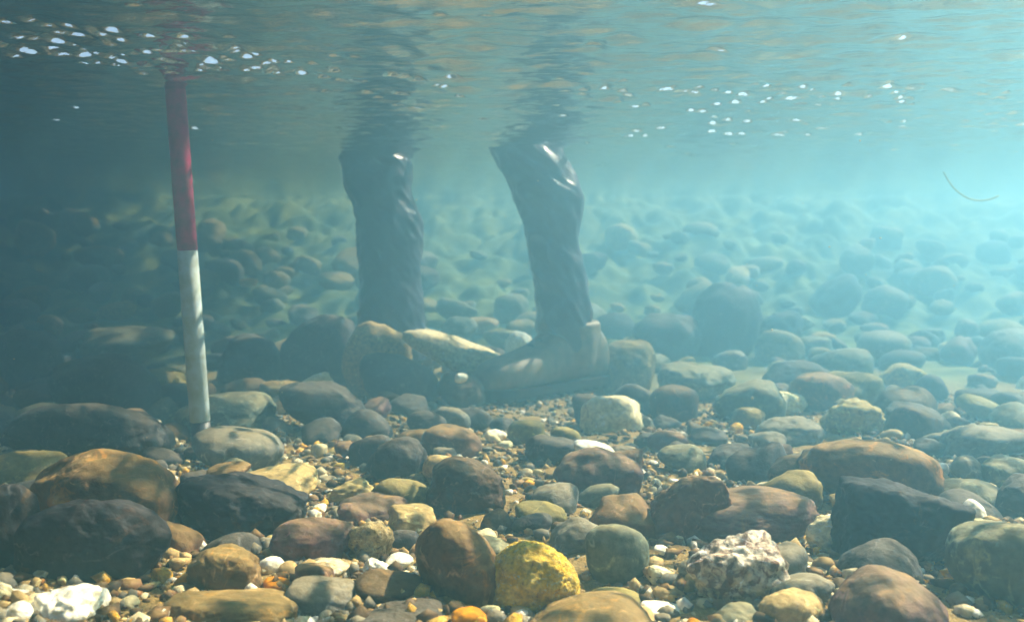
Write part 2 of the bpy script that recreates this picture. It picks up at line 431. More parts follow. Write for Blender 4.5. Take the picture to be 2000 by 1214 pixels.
H('cobble', (950, 1050, 1136, 1212), 'yellow', 'cobble', 'bright yellow granular stone with a coarse gritty surface', deep=.9, tilt=rad(-14), seed=15, grit=.045, short='yellow granular stone')
H('cobble', (752, 989, 856, 1056), 'tan', 'angular', 'faceted yellowish stone behind the large russet ball', contact=1050, tilt=rad(-8), short='faceted yellowish stone')
H('cobble', (722, 928, 838, 1010), 'olive', 'round', 'arched olive stone with a lit rim behind the faceted yellowish stone', contact=1000, short='arched olive stone')
H('cobble', (638, 934, 742, 996), 'tan', 'craggy', 'pitted tan stone beside the arched olive stone', contact=990, short='pitted tan stone')
H('cobble', (652, 964, 800, 1026), 'purple', 'slab', 'flat purplish stone in front of the arched olive stone', contact=1015, short='flat purplish stone')
# --- nearest stones, right
H('cobble', (1140, 1014, 1270, 1150), 'green', 'round', 'round green grey cobble right of the yellow granular stone', seed=6, short='round green grey cobble')
H('cobble', (1070, 1008, 1190, 1090), 'grey', 'cobble', 'grey brown cobble behind the round green grey cobble', contact=1080, short='grey brown cobble')
H('boulder', (1346, 1040, 1544, 1196), 'craggy', 'craggy', 'craggy white and brown quartz stone with pits', contact=1178, tilt=rad(22), seed=52, short='craggy white stone')
H('boulder', (1638, 948, 1884, 1122), 'black', 'block', 'big dark squared block with a rough flat top', contact=1105, deep=.7, tilt=rad(-6), seed=61, short='big dark squared block')
H('cobble', (1640, 1056, 1808, 1160), 'dark', 'round', 'dark dome of stone in front of the squared block', contact=1140, short='dark dome before the block')
H('boulder', (1618, 1114, 1864, 1290), 'purple', 'round', 'big purplish brown dome at the bottom edge below the squared block', contact=1240, short='big purplish dome')
H('boulder', (1852, 1006, 2120, 1230), 'green', 'round', 'large smooth grey boulder cut by the frame edge right of the squared block', contact=1195, deep=.8, seed=23, short='large smooth grey boulder')
H('cobble', (1474, 1148, 1614, 1250), 'tan', 'cobble', 'tan rounded stone at the bottom edge beside the big purplish dome', contact=1225, seed=71, short='tan rounded stone')
H('cobble', (1478, 1112, 1622, 1192), 'grey', 'cobble', 'plain grey cobble behind the tan rounded stone', contact=1180, short='plain grey cobble')
H('boulder', (1330, 956, 1598, 1066), 'purple', 'cobble', 'long purplish boulder behind the craggy white stone', contact=1062, deep=.6, seed=41, short='long purplish boulder')
H('cobble', (1266, 924, 1436, 1072), 'red', 'angular', 'peaked reddish rock standing at one end of the long purplish boulder', contact=1055, deep=.6, seed=44, short='peaked reddish rock')
H('boulder', (1560, 848, 1838, 1000), 'brown', 'cobble', 'big arched boulder with a tan lit back, behind the squared block', contact=985, deep=.7, tilt=rad(-6), seed=47, short='big arched boulder')
H('boulder', (1490, 880, 1680, 985), 'darkbrown', 'round', 'dark low boulder joined to the big arched boulder', contact=970, deep=.7, short='dark low boulder')
H('pebble', (1814, 903, 1852, 938), 'white', 'round', 'white pebble resting beside the big arched boulder', contact=940, short='white pebble by the arched boulder')
H('pebble', (1872, 974, 1928, 1030), 'white', 'round', 'round white pebble peeping out behind the squared block', contact=1025, short='white pebble behind the block')
H('cobble', (1860, 1008, 1950, 1062), 'cream', 'craggy', 'crooked pale stone between the squared block and the large smooth grey boulder', contact=1060, short='crooked pale stone')
H('cobble', (1574, 1004, 1668, 1084), 'cream', 'angular', 'cream wedge of stone left of the squared block', contact=1080, tilt=rad(18), short='cream wedge')
H('cobble', (1628, 956, 1688, 1006), 'tan', 'angular', 'small pointed tan stone behind the cream wedge', contact=1010, tilt=rad(20), short='small pointed tan stone')
H('cobble', (1856, 888, 1920, 950), 'grey', 'round', 'round grey cobble right of the big arched boulder', contact=945, short='round grey cobble')
H('boulder', (1930, 925, 2080, 1030), 'dark', 'cobble', 'dark boulder cut by the frame edge behind the large smooth grey boulder', contact=1020, short='dark boulder at the frame edge')
H('cobble', (1150, 1148, 1254, 1190), 'olive', 'round', 'low olive brown stone right of the yellow granular stone', short='low olive brown stone')
H('pebble', (1248, 1176, 1338, 1208), 'white', 'slab', 'flat white pebble lying next to the low olive brown stone', short='flat white pebble')
H('pebble', (1262, 1108, 1324, 1144), 'cream', 'cobble', 'slanting cream pebble below the round green grey cobble', tilt=rad(-20), short='slanting cream pebble')
H('pebble', (1324, 1092, 1388, 1136), 'grey', 'round', 'blue grey pebble beside the craggy white stone', short='blue grey pebble')
H('pebble', (1272, 1142, 1346, 1180), 'tan', 'cobble', 'yellowish pebble above the flat white pebble', short='yellowish pebble')
H('boulder', (1005, 1178, 1290, 1300), 'brown', 'round', 'wide brown dome at the bottom edge below the yellow granular stone', contact=1245, short='wide brown dome')
H('cobble', (1180, 1182, 1284, 1240), 'tan', 'round', 'tan cobble at the bottom edge behind the wide brown dome', contact=1222, short='tan bottom cobble')
H('cobble', (1372, 1182, 1486, 1250), 'green', 'cobble', 'green grey cobble at the bottom edge below the craggy white stone', contact=1230, short='green grey bottom cobble')
H('pebble', (880, 1186, 954, 1230), 'orange', 'round', 'deep orange pebble at the bottom edge below the large russet ball', contact=1222, short='deep orange pebble')
H('pebble', (946, 1190, 990, 1222), 'grey', 'round', 'small grey pebble beside the deep orange pebble', contact=1220, short='small grey pebble')
H('cobble', (300, 1158, 592, 1260), 'brown', 'slab', 'broad flat brown stone along the bottom edge below the smooth brown cobble', contact=1225, deep=.6, short='broad flat brown stone')
H('cobble', (556, 1128, 700, 1200), 'grey', 'slab', 'flat grey stone with a broken end right of the broad flat brown stone', contact=1192, short='flat grey stone')
H('cobble', (686, 1182, 880, 1250), 'dark', 'slab', 'flat slate grey stone at the bottom edge left of the deep orange pebble', contact=1225, short='flat slate grey stone')
# --- middle distance
H('cobble', (822, 828, 944, 905), 'red', 'cobble', 'reddish dark cobble in the middle, behind the dark rounded cobble', contact=895, short='reddish dark cobble')
H('cobble', (716, 848, 834, 945), 'dark', 'cobble', 'dark cobble with a light edge left of the reddish dark cobble', contact=935, short='dark cobble with a light edge')
H('boulder', (832, 888, 990, 1015), 'darkbrown', 'cobble', 'dark rounded cobble with a mossy shoulder in front of the reddish dark cobble', contact=1000, short='dark rounded cobble')
H('boulder', (1078, 872, 1252, 985), 'purple', 'cobble', 'purplish boulder carrying a white capstone', contact=975, short='purplish boulder with white capstone')
H('pebble', (1118, 862, 1200, 896), 'white', 'round', 'white capstone lying on the purplish boulder', depth=.96, tilt=rad(-8), short='white capstone')
H('cobble', (1024, 848, 1148, 912), 'dark', 'slab', 'flat dark stone with a lit edge behind the white capstone', contact=905, short='flat dark stone with a lit edge')
H('cobble', (1284, 868, 1380, 922), 'green', 'round', 'oval green grey cobble on the sand patch', contact=920, short='oval green grey cobble')
H('cobble', (1194, 870, 1248, 905), 'grey', 'round', 'small grey cobble at the edge of the sand patch', contact=902, short='small grey cobble by the sand')
H('cobble', (1004, 980, 1108, 1030), 'olive', 'round', 'pale olive stone behind the yellow granular stone', contact=1028, short='pale olive stone')
H('cobble', (996, 998, 1080, 1050), 'dark', 'round', 'dark small stone under the pale olive stone', contact=1045, short='dark small stone')
H('cobble', (936, 992, 1002, 1052), 'darkbrown', 'round', 'dark brown cobble right behind the large russet ball', contact=1045, short='dark brown cobble')
H('cobble', (1376, 866, 1480, 925), 'dark', 'cobble', 'dark blue cobble right of the oval green grey cobble', contact=920, short='dark blue cobble')
H('cobble', (1600, 776, 1722, 858), 'tan', 'craggy', 'craggy tan rock behind the big arched boulder', contact=850, short='craggy tan rock')
H('cobble', (1474, 814, 1604, 876), 'grey', 'cobble', 'low grey cobble left of the craggy tan rock', contact=870, short='low grey cobble')
H('cobble', (1430, 758, 1576, 820), 'cream', 'slab', 'pale slab of stone sloping down behind the low grey cobble', contact=815, tilt=rad(-10), short='pale sloping slab')
H('boulder', (1284, 712, 1440, 790), 'green', 'slab', 'long green grey slab in the haze right of the boot heel', contact=785, tilt=rad(-8), short='green grey slab')
H('boulder', (1165, 662, 1284, 780), 'olive', 'round', 'dim olive dome standing right behind the boot heel', contact=770, short='dim olive dome')
H('boulder', (1345, 548, 1490, 720), 'dark', 'cobble', 'tall dark boulder looming in the haze behind the green grey slab', contact=700, short='tall dark boulder in the haze')
H('boulder', (1474, 606, 1572, 700), 'dark', 'cobble', 'smaller dark boulder right of the tall dark one in the haze', contact=690, short='smaller dark hazy boulder')
H('boulder', (1236, 610, 1372, 720), 'dark', 'cobble', 'low dark boulder left of the tall dark one in the haze', contact=705, short='low dark hazy boulder')
H('cobble', (1585, 678, 1706, 750), 'green', 'round', 'pale hazy cobble above the craggy tan rock', contact=742, short='pale hazy cobble')
H('cobble', (1494, 704, 1626, 775), 'dark', 'cobble', 'dark hazy cobble with a lit upper edge left of the pale hazy cobble', contact=768, short='dark hazy cobble')
H('boulder', (1910, 640, 2060, 730), 'grey', 'round', 'hazy blue boulder cut by the frame edge', contact=722, short='hazy blue boulder')
H('cobble', (1836, 664, 1904, 700), 'cream', 'round', 'pale hazy stone beside the hazy blue boulder', contact=698, short='pale hazy stone')
H('cobble', (1840, 828, 2010, 905), 'grey', 'slab', 'pale grey slab above the round grey cobble', contact=895, short='pale grey slab')
H('cobble', (1918, 890, 2030, 960), 'green', 'cobble', 'pale green stone right of the round grey cobble', contact=950, short='pale green stone')
H('cobble', (1728, 790, 1856, 862), 'dark', 'slab', 'dark streaked slab behind the pale grey slab', contact=855, tilt=rad(-8), short='dark streaked slab')
H('pebble', (985, 646, 1044, 704), 'white', 'round', 'white ball of stone behind the boot toe', contact=706, short='white ball of stone')
H('boulder', (704, 686, 856, 812), 'dark', 'round', 'dim dark dome below the pale sloping slab and left of the boot', contact=800, short='dim dark dome')
H('boulder', (780, 660, 1010, 722), 'cream', 'slab', 'long pale slab sloping down between the two legs', contact=780, deep=.35, tilt=rad(-20), seed=77, short='long pale slab')
H('boulder', (668, 624, 806, 780), 'tan', 'cobble', 'tan lit boulder in front of the farther leg', contact=778, deep=.6, short='tan lit boulder')
H('cobble', (852, 724, 948, 800), 'darkbrown', 'cobble', 'small brown cobble between the dim dark dome and the boot toe', contact=795, short='small brown cobble')
H('pebble', (888, 728, 914, 748), 'white', 'round', 'tiny bright white pebble on the small brown cobble', depth=1.62, short='tiny bright white pebble')
H('boulder', (548, 610, 702, 775), 'dark', 'cobble', 'dark boulder hiding the farther boot', contact=772, deep=.7, short='dark boulder at the farther boot')
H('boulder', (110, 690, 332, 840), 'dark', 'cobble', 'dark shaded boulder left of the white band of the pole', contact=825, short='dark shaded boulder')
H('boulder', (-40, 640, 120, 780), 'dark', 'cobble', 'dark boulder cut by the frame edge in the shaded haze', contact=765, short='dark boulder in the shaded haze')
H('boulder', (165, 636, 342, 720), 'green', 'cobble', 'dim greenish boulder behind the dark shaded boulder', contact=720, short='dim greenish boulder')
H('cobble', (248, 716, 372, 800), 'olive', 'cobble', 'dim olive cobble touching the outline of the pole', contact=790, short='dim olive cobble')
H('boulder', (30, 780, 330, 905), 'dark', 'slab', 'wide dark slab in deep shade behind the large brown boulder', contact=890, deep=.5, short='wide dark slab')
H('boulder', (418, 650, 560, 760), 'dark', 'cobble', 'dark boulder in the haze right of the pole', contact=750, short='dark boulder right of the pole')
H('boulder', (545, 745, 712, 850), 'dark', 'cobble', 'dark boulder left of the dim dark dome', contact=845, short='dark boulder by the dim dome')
H('pebble', (468, 542, 502, 560), 'yellow', 'round', 'tiny bright yellow stone in the haze right of the pole', contact=556, short='tiny yellow stone')
H('pebble', (622, 532, 662, 554), 'orange', 'round', 'tiny orange stone in the haze left of the farther leg', contact=550, short='tiny orange stone')
H('pebble', (108, 694, 136, 708), 'white', 'slab', 'tiny white chip in the shaded haze at the far left', contact=706, short='tiny white chip')

# ------------------------------------------------------------------ smaller stones filling the bed
BASES = {}
def base_mesh(style, k, level):
    key = (style, k, level)
    if key not in BASES:
        p, pl, ro = STYLE[style]
        v, f = rock_verts(900 + 31 * k + len(style), level, p, pl, ro)
        me = mesh_np('stone_' + style, v, f)
        me.materials.append(M['grey'])
        BASES[key] = me
    return BASES[key]

COLOUR = {'brown': 'brown', 'purple': 'purplish', 'red': 'reddish', 'tan': 'tan', 'white': 'white', 'cream': 'cream', 'grey': 'grey', 'green': 'green grey',
          'olive': 'olive', 'dark': 'dark', 'darkbrown': 'dark brown', 'orange': 'orange', 'yellow': 'yellow', 'black': 'black'}
SHAPE = {'round': 'rounded', 'cobble': 'uneven', 'slab': 'flattened', 'angular': 'angular'}
placed = [(h[0], h[1], h[2] * .78) for h in HEROES]
for px_, py_, r_ in ((1160, 780, .07), (1110, 790, .08), (1050, 800, .08), (980, 808, .07), (1080, 822, .05), (1000, 828, .05), (770, 775, .07), (700, 785, .07)):
    q_ = on_bed(px_, py_); placed.append((q_[0], q_[1], r_))
fill = []
def relation(x, y, size):
    best = min(HEROES, key=lambda h: math.hypot(x - h[0], y - h[1]) - 0.7 * h[2])
    dx, dy = x - best[0], y - best[1]
    gap = math.hypot(dx, dy) - best[2] - size
    if abs(dx) > 1.1 * abs(dy): r = 'right of' if dx > 0 else 'left of'
    else: r = 'behind' if dy > 0 else 'in front of'
    if gap < 0.012: r = {'right of': 'touching the right of', 'left of': 'touching the left of', 'behind': 'close behind', 'in front of': 'close before'}[r]
    elif gap > 0.22: r = 'well ' + r
    return f"{r} the {best[3]}"

def scatter(name, n, d0, d1, r0, r1, styles, mats, level, sizes, margin=0.06, pw=1.0, tries=60, xlim=None):
    made = 0
    for t in range(n * tries):
        if made >= n: break
        D = d0 + (d1 - d0) * rng.random() ** pw
        u = rng.uniform(-0.5 - margin, 0.5 + margin) if xlim is None else rng.uniform(*xlim)
        x_, y_ = u * 2000 / F * D, D
        s = r0 * (r1 / r0) ** rng.random()
        if any((x_ - a) ** 2 + (y_ - b) ** 2 < (c + s * .62) ** 2 for a, b, c in placed): continue
        placed.append((x_, y_, s * .62))
        made += 1
        st = styles[rng.integers(len(styles))]
        ks = list(mats); w = np.array([mats[k] for k in ks], float)
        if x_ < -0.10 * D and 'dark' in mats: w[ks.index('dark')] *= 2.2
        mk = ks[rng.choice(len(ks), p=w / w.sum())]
        o = link(name, base_mesh(st, int(rng.integers(5)), level))
        o.material_slots[0].link = 'OBJECT'; o.material_slots[0].material = M[mk]
        h = s * rng.uniform(.45, .8)
        o.scale = (s, s * rng.uniform(.65, .95), h)
        o.rotation_euler = (rng.normal() * .2, rng.normal() * .2, rng.uniform(0, 6.28))
        o.location = (x_, y_, float(bed(x_, y_)) + h * rng.uniform(.30, .75))
        sz = sizes[min(len(sizes) - 1, int(len(sizes) * (math.log(s / r0) / math.log(r1 / r0))))]
        fill.append((o, f"{sz} {COLOUR[mk]} {SHAPE[st]} {name} {relation(x_, y_, s)}", name))

STONES = {'brown': 3, 'purple': 3, 'red': 1, 'tan': 1.4, 'cream': .5, 'grey': 3, 'green': 4, 'olive': 2, 'dark': 6, 'darkbrown': 4}
FAR = {'green': 4, 'olive': 7, 'dark': .6, 'grey': 1, 'tan': 1.5, 'darkbrown': .8}
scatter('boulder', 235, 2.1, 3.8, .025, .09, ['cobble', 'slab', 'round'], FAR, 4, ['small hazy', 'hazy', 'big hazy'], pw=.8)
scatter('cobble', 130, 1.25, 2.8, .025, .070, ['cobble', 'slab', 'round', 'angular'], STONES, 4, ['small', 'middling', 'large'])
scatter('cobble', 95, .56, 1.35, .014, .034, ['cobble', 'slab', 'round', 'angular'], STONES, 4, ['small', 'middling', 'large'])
PEB = {'white': 2.4, 'cream': 3, 'tan': 3, 'grey': 2, 'green': 1.5, 'brown': 2, 'yellow': .6, 'orange': .5, 'darkbrown': 1}
scatter('pebble', 210, .46, 1.15, .0045, .012, ['cobble', 'round', 'slab'], PEB, 3, ['tiny', 'small', 'larger'], pw=.9)
scatter('pebble', 60, 1.1, 2.2, .010, .022, ['cobble', 'round', 'slab'], PEB, 3, ['tiny', 'small', 'larger'])
by_label = {}
for o, l, nme in fill: by_label.setdefault(l, []).append(o)
for o, l, nme in fill:
    g = {'pebble': 'loose pebbles', 'cobble': 'loose cobbles', 'boulder': 'hazy far boulders'}[nme] + ' of the stream bed'
    if len(l.replace('-', ' ').split()) > 16: l2 = l.replace(l.split()[2] + ' ', '', 1) if l.split()[1] in ('dark', 'green') else ' '.join(l.split()[1:])
    else: l2 = l
    if len(by_label[l]) > 1: g = l.replace(nme, nme + 's', 1)
    tag(o, l2, {'pebble': 'pebble', 'cobble': 'stone', 'boulder': 'boulder'}[nme], g)

# fine gravel: nobody could count it
def gravel():
    d, f = ico(1)
    V, Fc = [], []
    mats = ['white', 'cream', 'tan', 'brown', 'grey', 'darkbrown', 'yellow']
    pw = np.array([.7, 1.5, 3, 3, 2.4, 3.2, .9]); pw /= pw.sum()
    n = 30000
    D = .40 + 1.5 * rng.random(n) ** 1.35
    xx = rng.uniform(-.56, .56, n) * 2000 / F * D
    s = 0.0008 + 0.0062 * rng.random(n) ** 3.2 + .0008 * D
    keep = perlin(np.stack([xx * 7, D * 7, D * 0 + 2.5], 1)) + .15 * rng.normal(size=n) > -.22
    D, xx, s = D[keep], xx[keep], s[keep]
    n = len(D)
    zz = bed(xx, D) + s * .4 + .004 * perlin(np.stack([xx * 40, D * 40, D * 0 + 3.3], 1)) + .010 * perlin(np.stack([xx * 9, D * 9, D * 0 + 5.1], 1))
    sc_ = s[:, None] * rng.uniform(.45, 1.35, (n, 3)); sc_[:, 2] *= .75
    v = d[None] * (1 + .24 * rng.normal(size=(n, len(d), 1))) * sc_[:, None, :]
    a = rng.uniform(0, 6.28, n); c, s_ = np.cos(a)[:, None], np.sin(a)[:, None]
    v = np.stack([v[:, :, 0] * c - v[:, :, 1] * s_, v[:, :, 0] * s_ + v[:, :, 1] * c, v[:, :, 2]], 2)
    v = v + np.stack([xx, D, zz], 1)[:, None, :]
    fa = (f[None] + (np.arange(n) * len(d))[:, None, None]).reshape(-1, 3)
    me = mesh_np('gravel', v.reshape(-1, 3), fa)
    mi = np.repeat(rng.choice(len(mats), n, p=pw), len(f))
    for k in mats: me.materials.append(M[k])
    me.polygons.foreach_set('material_index', mi.astype(np.int32))
    o = link('gravel', me)
    tag(o, 'fine pale gravel and grit filling the gaps between the stones', 'gravel', kind='stuff')
gravel()

# ------------------------------------------------------------------ the striped pole
def simple_material(name, col, rough=.5, spec=.3, noise_scale=40, var=.25, bump=.1, dirt=None):
    m = bpy.data.materials.new(name); m.use_nodes = True
    nt = m.node_tree; bs = nt.nodes['Principled BSDF']; N = nt.nodes.new; L = nt.links.new
    tc = N('ShaderNodeTexCoord'); n = N('ShaderNodeTexNoise'); n.inputs['Scale'].default_value = noise_scale; n.inputs['Detail'].default_value = 6
    L(tc.outputs['Object'], n.inputs['Vector'])
    mx = N('ShaderNodeMix'); mx.data_type = 'RGBA'
    r = N('ShaderNodeMapRange'); r.inputs['From Min'].default_value = .35; r.inputs['From Max'].default_value = .7; L(n.outputs[0], r.inputs['Value'])
    L(r.outputs[0], mx.inputs[0])
    mx.inputs[6].default_value = (*col, 1); mx.inputs[7].default_value = (*(dirt or tuple(c * (1 - var) for c in col)), 1)
    L(mx.outputs[2], bs.inputs['Base Color'])
    bs.inputs['Roughness'].default_value = rough; bs.inputs['Specular IOR Level'].default_value = spec
    b = N('ShaderNodeBump'); b.inputs['Strength'].default_value = bump; b.inputs['Distance'].default_value = .003
    L(n.outputs[0], b.inputs['Height']); L(b.outputs[0], bs.inputs['Normal'])
    return m

def lathe(name, prof, mat, parent, seg=40):
    v, f = [], []
    for r_, z_ in prof:
        for k in range(seg):
            a = 2 * math.pi * k / seg
            v.append((r_ * math.cos(a), r_ * math.sin(a), z_))
    for i_ in range(len(prof) - 1):
        for k in range(seg):
            f.append([i_ * seg + k, i_ * seg + (k + 1) % seg, (i_ + 1) * seg + (k + 1) % seg, (i_ + 1) * seg + k])
    return link(name, mesh_np(name, np.array(v), np.array(f)), mat, parent)

red_paint = simple_material('red_paint', (.42, .010, .085), .5, .4, 70, .5, .2, (.20, .02, .035))
white_paint = simple_material('white_paint', (.56, .66, .68), .45, .4, 70, .2, .2, (.38, .42, .33))
steel = simple_material('dark_steel', (.05, .05, .055), .5, .5, 60, .4, .2)
PD = 1.10
pb = at(391, 822, PD); pt = at(366, 489, PD)
pole = bpy.data.objects.new('ranging_pole', None); COL.objects.link(pole)
tag(pole, 'red and white banded ranging pole standing upright among the stones', 'pole')
ax = Vector(pt - pb); band = ax.length
pole.location = Vector(pb)
pole.rotation_euler = ax.to_track_quat('Z', 'Y').to_euler()
R_ = 0.0122
for k in range(5):
    z0, z1 = k * band, (k + 1) * band
    lathe('red_band' if k % 2 else 'white_band', [(0, z0), (R_ - .0006, z0), (R_, z0 + .0008), (R_, z1 - .0008), (R_ - .0006, z1), (0, z1)], white_paint if k % 2 == 0 else red_paint, pole)
lathe('steel_tip', [(0, -.001), (R_ * .97, -.001), (R_ * .97, -.022), (R_ * .8, -.03), (.0015, -.085), (0, -.085)], steel, pole)

# ------------------------------------------------------------------ the person in waders
def catmull(pts, n):
    P = np.array(pts, float); P = np.concatenate([[2 * P[0] - P[1]], P, [2 * P[-1] - P[-2]]])
    out = []
    for i_ in range(1, len(P) - 2):
        for t in np.linspace(0, 1, n, endpoint=False):
            a, b, c, d = P[i_ - 1], P[i_], P[i_ + 1], P[i_ + 2]
            out.append(.5 * (2 * b + (c - a) * t + (2 * a - 5 * b + 4 * c - d) * t * t + (3 * b - a - 3 * c + d) * t ** 3))
    out.append(P[-2])
    return np.array(out)

def loft(stations, n=10, seg=56, wrinkle=0.0, seed=0, axis_=None):
    """stations: (x, y, z, rx, ry) of horizontal rings; returns a closed tube"""
    S = catmull(stations, n)
    v, f = [], []
    th = np.linspace(0, 2 * math.pi, seg, endpoint=False)
    for s_ in S:
        v.append(np.stack([s_[0] + s_[3] * np.cos(th), s_[1] + s_[4] * np.sin(th), np.full(seg, s_[2])], 1))
    V = np.array(v)
    if wrinkle:
        c = S[:, None, :3]
        d = V - c; rr = np.linalg.norm(d, axis=2, keepdims=True); d = d / rr
        q = np.stack([d[:, :, 0] * 1.3 + seed, d[:, :, 1] * 1.3 + V[:, :, 2] * 4, V[:, :, 2] * 21 + d[:, :, 0] * .9 + .5 * d[:, :, 1]], 2).reshape(-1, 3) + 50
        w = perlin(q); w2 = perlin(q * 2.1 + 7)
        w3 = perlin(q * np.array([2.2, 2.2, 1.6]) + 31)
        fold = (np.abs(w) * -2.2 + .5 + .4 * w2 - 1.1 * np.abs(w3) + .2).reshape(V.shape[:2])
        V = V + d * (fold[:, :, None] * wrinkle * S[:, 3][:, None, None] * 6)
    m_ = len(S)
    verts = np.concatenate([V.reshape(-1, 3), S[:1, :3], S[-1:, :3]])
    for i_ in range(m_ - 1):
        for k in range(seg):
            f.append([i_ * seg + k, i_ * seg + (k + 1) % seg, (i_ + 1) * seg + (k + 1) % seg, (i_ + 1) * seg + k])
    fl = np.array(f)
    k = np.arange(seg)
    c0 = np.stack([(k + 1) % seg, k, np.full(seg, m_ * seg)], 1)
    c1 = np.stack([(m_ - 1) * seg + k, (m_ - 1) * seg + (k + 1) % seg, np.full(seg, m_ * seg + 1)], 1)
    return verts, fl, np.concatenate([c0, c1])

def join(parts):
    V, Q, T, n = [], [], [], 0
    for v, q_, t in parts:
        V.append(v); Q.append(q_ + n); T.append(t + n); n += len(v)
    return np.concatenate(V), [np.concatenate(Q), np.concatenate(T)]

def remesh(o, voxel, smooth_it=2):
    m_ = o.modifiers.new('remesh', 'REMESH'); m_.mode = 'VOXEL'; m_.voxel_size = voxel; m_.use_smooth_shade = True
    if smooth_it:
        s_ = o.modifiers.new('smooth', 'SMOOTH'); s_.iterations = smooth_it; s_.factor = .5

def skin(name, nodes, edges, mat, parent=None, sub=2):
    """nodes: (x, y, z, r); the first is the root"""
    me = bpy.data.meshes.new(name)
    me.from_pydata([n_[:3] for n_ in nodes], edges, [])
    o = link(name, me, mat, parent)
    m_ = o.modifiers.new('skin', 'SKIN'); m_.use_smooth_shade = True
    if not me.skin_vertices: me.attributes
    lay = me.skin_vertices[0] if len(me.skin_vertices) else None
    if lay is None:
        return o
    for i_, n_ in enumerate(nodes):
        r_ = n_[3]
        lay.data[i_].radius = (r_, r_) if not isinstance(r_, tuple) else r_
        lay.data[i_].use_root = (i_ == 0)
    s_ = o.modifiers.new('sub', 'SUBSURF'); s_.levels = sub; s_.render_levels = sub
    return o

skin_mat = simple_material('skin', (.50, .30, .21), .55, .3, 60, .15, .05)
wader_mat = simple_material('wader_fabric', (.05, .05, .075), .38, .5, 70, .3, .25)
boot_mat = simple_material('boot_leather', (.27, .22, .145), .6, .3, 60, .4, .3)
sole_mat = simple_material('boot_rubber', (.014, .014, .015), .75, .2, 80, .3, .4)
jacket_mat = simple_material('rain_jacket', (.06, .075, .09), .6, .3, 50, .25, .2)
cap_mat = simple_material('cap_cloth', (.05, .06, .05), .8, .1, 90, .25, .2)
hair_mat = simple_material('brown_hair', (.05, .03, .018), .6, .3, 160, .4, .3)

def leg_stations(rows, D, deep):
    out = []
    for x0, x1, y_ in rows:
        c = at((x0 + x1) / 2, y_, D); rx = (x1 - x0) / 2 / F * D
        out.append((c[0], c[1], c[2], rx, rx * deep))
    return out
D1, D2 = 1.87, 2.12
leg1 = leg_stations([(1080, 1142, 725), (1068, 1150, 692), (1050, 1158, 650), (1047, 1156, 610), (1045, 1147, 560), (1037, 1139, 510), (1030, 1130, 468), (1017, 1137, 420), (1004, 1138, 385), (984, 1122, 340), (960, 1098, 295)], D1, 1.0)
leg1 += [(-.01, 1.90, .25, .085, .09), (-.06, 1.93, .40, .10, .10), (-.11, 1.95, .53, .115, .105)]
leg2 = leg_stations([(704, 832, 700), (700, 832, 650), (702, 827, 600), (704, 820, 540), (701, 823, 490), (697, 824, 440), (692, 812, 402), (676, 802, 365), (668, 803, 325), (656, 790, 285)], D2, 1.0)
leg2 += [(-.315, 2.11, .30, .088, .09), (-.27, 2.09, .42, .10, .10), (-.22, 2.07, .53, .115, .105)]
torso = [(-.17, 2.01, .44, .12, .15), (-.165, 2.01, .55, .145, .19), (-.17, 2.01, .66, .145, .185), (-.21, 2.01, .78, .14, .175), (-.26, 2.01, .88, .14, .18), (-.31, 2.01, .97, .13, .18)]

# the body itself: one continuous skin-coloured figure, leaning forward a little
def hand(nodes, edges, wrist, w, fwd, out_, side):
    """five fingers rooted in a palm; fwd: along the hand, out_: towards the thumb"""
    f_, o_ = Vector(fwd).normalized(), Vector(out_).normalized(); n_ = f_.cross(o_) * side
    W = Vector(wrist)
    palm = len(nodes); nodes.append((*(W + f_ * .05), .022)); edges.append((w, palm))
    for k, (off, ln) in enumerate([(.030, .072), (.010, .082), (-.010, .076), (-.028, .058)]):
        b = W + f_ * .085 + o_ * off
        i0 = len(nodes); nodes.append((*b, .010)); edges.append((palm, i0))
        m1 = b + f_ * ln * .5 + n_ * .010
        nodes.append((*m1, .0085)); edges.append((i0, i0 + 1))
        m2 = m1 + f_ * ln * .38 + n_ * .026
        nodes.append((*m2, .0075)); edges.append((i0 + 1, i0 + 2))
    i0 = len(nodes)
    nodes.append((*(W + f_ * .03 + o_ * .035 + n_ * .01), .012)); edges.append((palm, i0))
    nodes.append((*(W + f_ * .07 + o_ * .055 + n_ * .024), .009)); edges.append((i0, i0 + 1))

nodes = [(-.17, 2.01, .58, .12), (-.22, 2.01, .78, .12), (-.32, 2.01, .99, .13), (-.40, 2.01, 1.12, .07), (-.455, 2.01, 1.19, .055),
         (-.50, 2.01, 1.26, .085), (-.515, 2.01, 1.33, .088), (-.51, 2.01, 1.39, .07)]
edges = [(i_, i_ + 1) for i_ in range(7)]
for hip, knee, ankle in (((-.11, 1.95, .53), leg1[10][:3], leg1[2][:3]), ((-.22, 2.07, .53), leg2[9][:3], leg2[1][:3])):
    n_ = len(nodes); nodes += [(*hip, .075), (*knee, .045), (*ankle, .032)]
    edges += [(0, n_), (n_, n_ + 1), (n_ + 1, n_ + 2)]
ARMS = []
for s_ in (-1, 1):
    sh, el, wr_ = (-.36, 2.01 + s_ * .19, 1.06), (-.42, 2.01 + s_ * .24, .80), (-.58, 2.01 + s_ * .17, .64)
    n_ = len(nodes); nodes += [(*sh, .055), (*el, .042), (*wr_, .027)]
    edges += [(2, n_), (n_, n_ + 1), (n_ + 1, n_ + 2)]
    ARMS.append((sh, el, wr_))
    hand(nodes, edges, wr_, n_ + 2, (-.75, -s_ * .2, -.6), (0, -s_, .2), s_)
body = skin('person', nodes, edges, skin_mat, sub=1)
tag(body, 'person wading in dark waders and boots, seen under water from the knees down', 'person')

